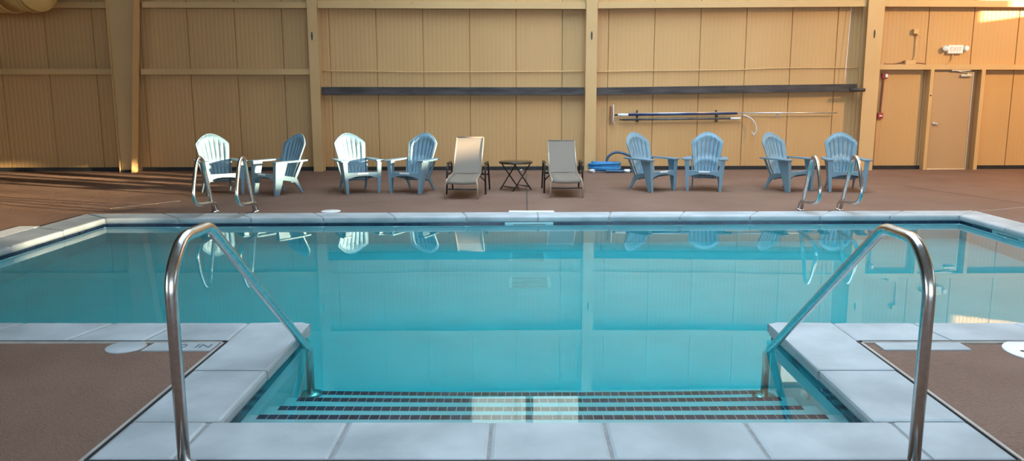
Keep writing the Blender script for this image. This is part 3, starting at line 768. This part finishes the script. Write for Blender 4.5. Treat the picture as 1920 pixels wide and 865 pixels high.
# ------------------------------------------------------------------ rest of the hall (side walls with their windows, roof)
def wall_open(name, axis, pos, a0, a1, z1, holes, thick=.12, label=None, m='sidewall'):
    """wall at x=pos (axis x) or y=pos, spanning a0..a1, with rectangular openings (b0,b1,z0,z1)"""
    mb = MB(); cuts = sorted({a0, a1, *[h for q in holes for h in q[:2]]})
    for u0, u1 in zip(cuts, cuts[1:]):
        hs = sorted([(q[2], q[3]) for q in holes if q[0] <= u0+1e-6 and q[1] >= u1-1e-6]); z = -.12
        for h0, h1 in hs+[(z1, z1)]:
            if h0 > z:
                if axis == 'x': mb.box((pos, u0, z), (pos+thick, u1, h0))
                else: mb.box((u0, pos, z), (u1, pos+thick, h0))
            z = h1
    o = mb.build(name, M[m]); tag(o, label, kind='structure'); return o
win_sun = [(.5, 5.6, 2.28, 3.05), (5.6, 6.5, 2.28, 2.8), (6.5, 7.35, 2.28, 2.55)]
win_corner = [(14.98, 16.1, 3.36, 5.3), (14.9, 16.1, 5.6, 7.6)]  # upper opening added so sun bounces warm light into the right bay
wall_open('wall_right', 'x', XR, YB, 17.2, ZC, win_sun+win_corner, label='right side wall with window openings')
win_left = [(-8.4, -0.6, .9, 4.6)]
wall_open('wall_left', 'x', XL-.12, YB, 17.2, ZC, win_left, label='left side wall', m='darkwall')
back = [(-2.0, 2.2, 1.0, 4.6), (3.0, 7.0, 1.0, 4.6), (7.6, 11.5, 1.0, 4.6)]
wall_open('wall_back', 'y', YB-.12, XL, XR, ZC, back, label='back wall behind the camera with three large windows')
SKY = (-2.5, 6.8, 4.0, 15.3)  # roof opening added out of view to brighten the far wall
cb = MB()
for q in ((XL-.3, YB-.3, XR+.3, SKY[2]), (XL-.3, SKY[3], XR+.3, 17.4), (XL-.3, SKY[2], SKY[0], SKY[3]), (SKY[1], SKY[2], XR+.3, SKY[3])):
    cb.box((q[0], q[1], ZC), (q[2], q[3], ZC+.25))
tag(cb.build('ceiling', M['roof']), 'roof lining with one skylight opening added for its light', kind='structure')
sb = MB()
for k in range(10): sb.box((SKY[0]+k*.985-.03, SKY[2], ZC-1.05), (SKY[0]+k*.985+.03, SKY[3], ZC+.12))  # deep baffles added to stop skylight spreading to the left bay
tag(sb.build('window_11', M['frame']), 'deep baffles added under the skylight to keep its light off the left bay', kind='structure')
# window frames / bars
def bars(k, axis, pos, q, nv, nh, wv=.06):
    b0, b1, z0, z1 = q; mb = MB()
    def bx(u0, u1, za, zb):
        if axis == 'x': mb.box((pos+.03, u0, za), (pos+.09, u1, zb))
        else: mb.box((u0, pos+.03, za), (u1, pos+.09, zb))
    for i in range(nv+1):
        c_ = b0+(b1-b0)*i/nv; bx(max(b0, c_-wv/2), min(b1, c_+wv/2), z0, z1)
    for i in range(1, nh):
        c_ = z0+(z1-z0)*i/nh; bx(b0, b1, c_-.03, c_+.03)
    o = mb.build('window_%d' % k, M['frame']); tag(o, 'window bars in an opening of the hall wall', kind='structure')
bars(4, 'x', XR, win_sun[0], 3, 5, .06); bars(5, 'x', XR, win_corner[0], 1, 2); bars(12, 'x', XL-.12, win_left[0], 5, 3); bars(10, 'x', XR, win_corner[1], 2, 2)
for k, q in enumerate(back): bars(7+k, 'y', YB-.12, q, 4, 3)

# ------------------------------------------------------------------ light
wd = bpy.data.worlds.new('sky'); scene.world = wd; wd.use_nodes = True
bg = wd.node_tree.nodes['Background']; bg.inputs[0].default_value = (.62, .82, 1.0, 1); bg.inputs[1].default_value = 3.6
sun = bpy.data.lights.new('sun', 'SUN'); sun.energy = 16; sun.color = (1, .82, .52); sun.angle = R(1.3)
so_ = bpy.data.objects.new('sun', sun); COL.objects.link(so_)
so_.rotation_euler = Vector((-1, .42, -.125)).to_track_quat('-Z', 'Y').to_euler(); so_.location = (20, 0, 8)
def portal(name, loc, direction, sx, sy):
    l = bpy.data.lights.new(name, 'AREA'); l.shape = 'RECTANGLE'; l.size = sx; l.size_y = sy; l.cycles.is_portal = True
    o = bpy.data.objects.new(name, l); COL.objects.link(o); o.location = loc
    o.rotation_euler = Vector(direction).to_track_quat('-Z', 'Y').to_euler(); return o
for q in win_sun+win_corner:
    portal('window_light', (XR+.13, (q[0]+q[1])/2, (q[2]+q[3])/2), (-1, 0, 0), q[1]-q[0], q[3]-q[2])
portal('window_light', (XL-.13, -4.5, 2.75), (1, 0, 0), 7.8, 3.7)
for q in back:
    portal('window_light', ((q[0]+q[1])/2, YB-.13, (q[2]+q[3])/2), (0, 1, 0), q[1]-q[0], q[3]-q[2])

portal('skylight', ((SKY[0]+SKY[1])/2, (SKY[2]+SKY[3])/2, ZC+.27), (0, 0, -1), SKY[1]-SKY[0], SKY[3]-SKY[2])  # sampling portal over the added roof opening
lamp = bpy.data.lights.new('warm_fill_light', 'AREA'); lamp.shape = 'DISK'; lamp.size = .5; lamp.energy = 170; lamp.color = (1, .66, .33)  # warm fill added out of view for the right bay, no fixture
lo = bpy.data.objects.new('warm_fill_light', lamp); COL.objects.link(lo); lo.location = (11.4, 11.3, 5.0)
lo.rotation_euler = Vector((-2.6, 5, -3.4)).to_track_quat('-Z', 'Y').to_euler()
# ------------------------------------------------------------------ camera and colour management
cam = bpy.data.cameras.new('camera'); co = bpy.data.objects.new('camera', cam); COL.objects.link(co)
co.location = (0, 0, 1.5); co.rotation_euler = (R(90-9.62), 0, 0)
cam.sensor_fit = 'HORIZONTAL'; cam.sensor_width = 36; cam.lens = 36*1500/1920; cam.shift_x = -17/1920; cam.clip_end = 200
scene.camera = co
vs = scene.view_settings; vs.view_transform = 'Standard'; vs.look = 'None'; vs.gamma = 1; vs.exposure = 1.27; vs.use_curve_mapping = False
cy = scene.cycles
cy.use_denoising = True; cy.max_bounces = 14; cy.diffuse_bounces = 6; cy.glossy_bounces = 5; cy.transmission_bounces = 8
cy.caustics_refractive = True; cy.caustics_reflective = True; cy.sample_clamp_indirect = 8
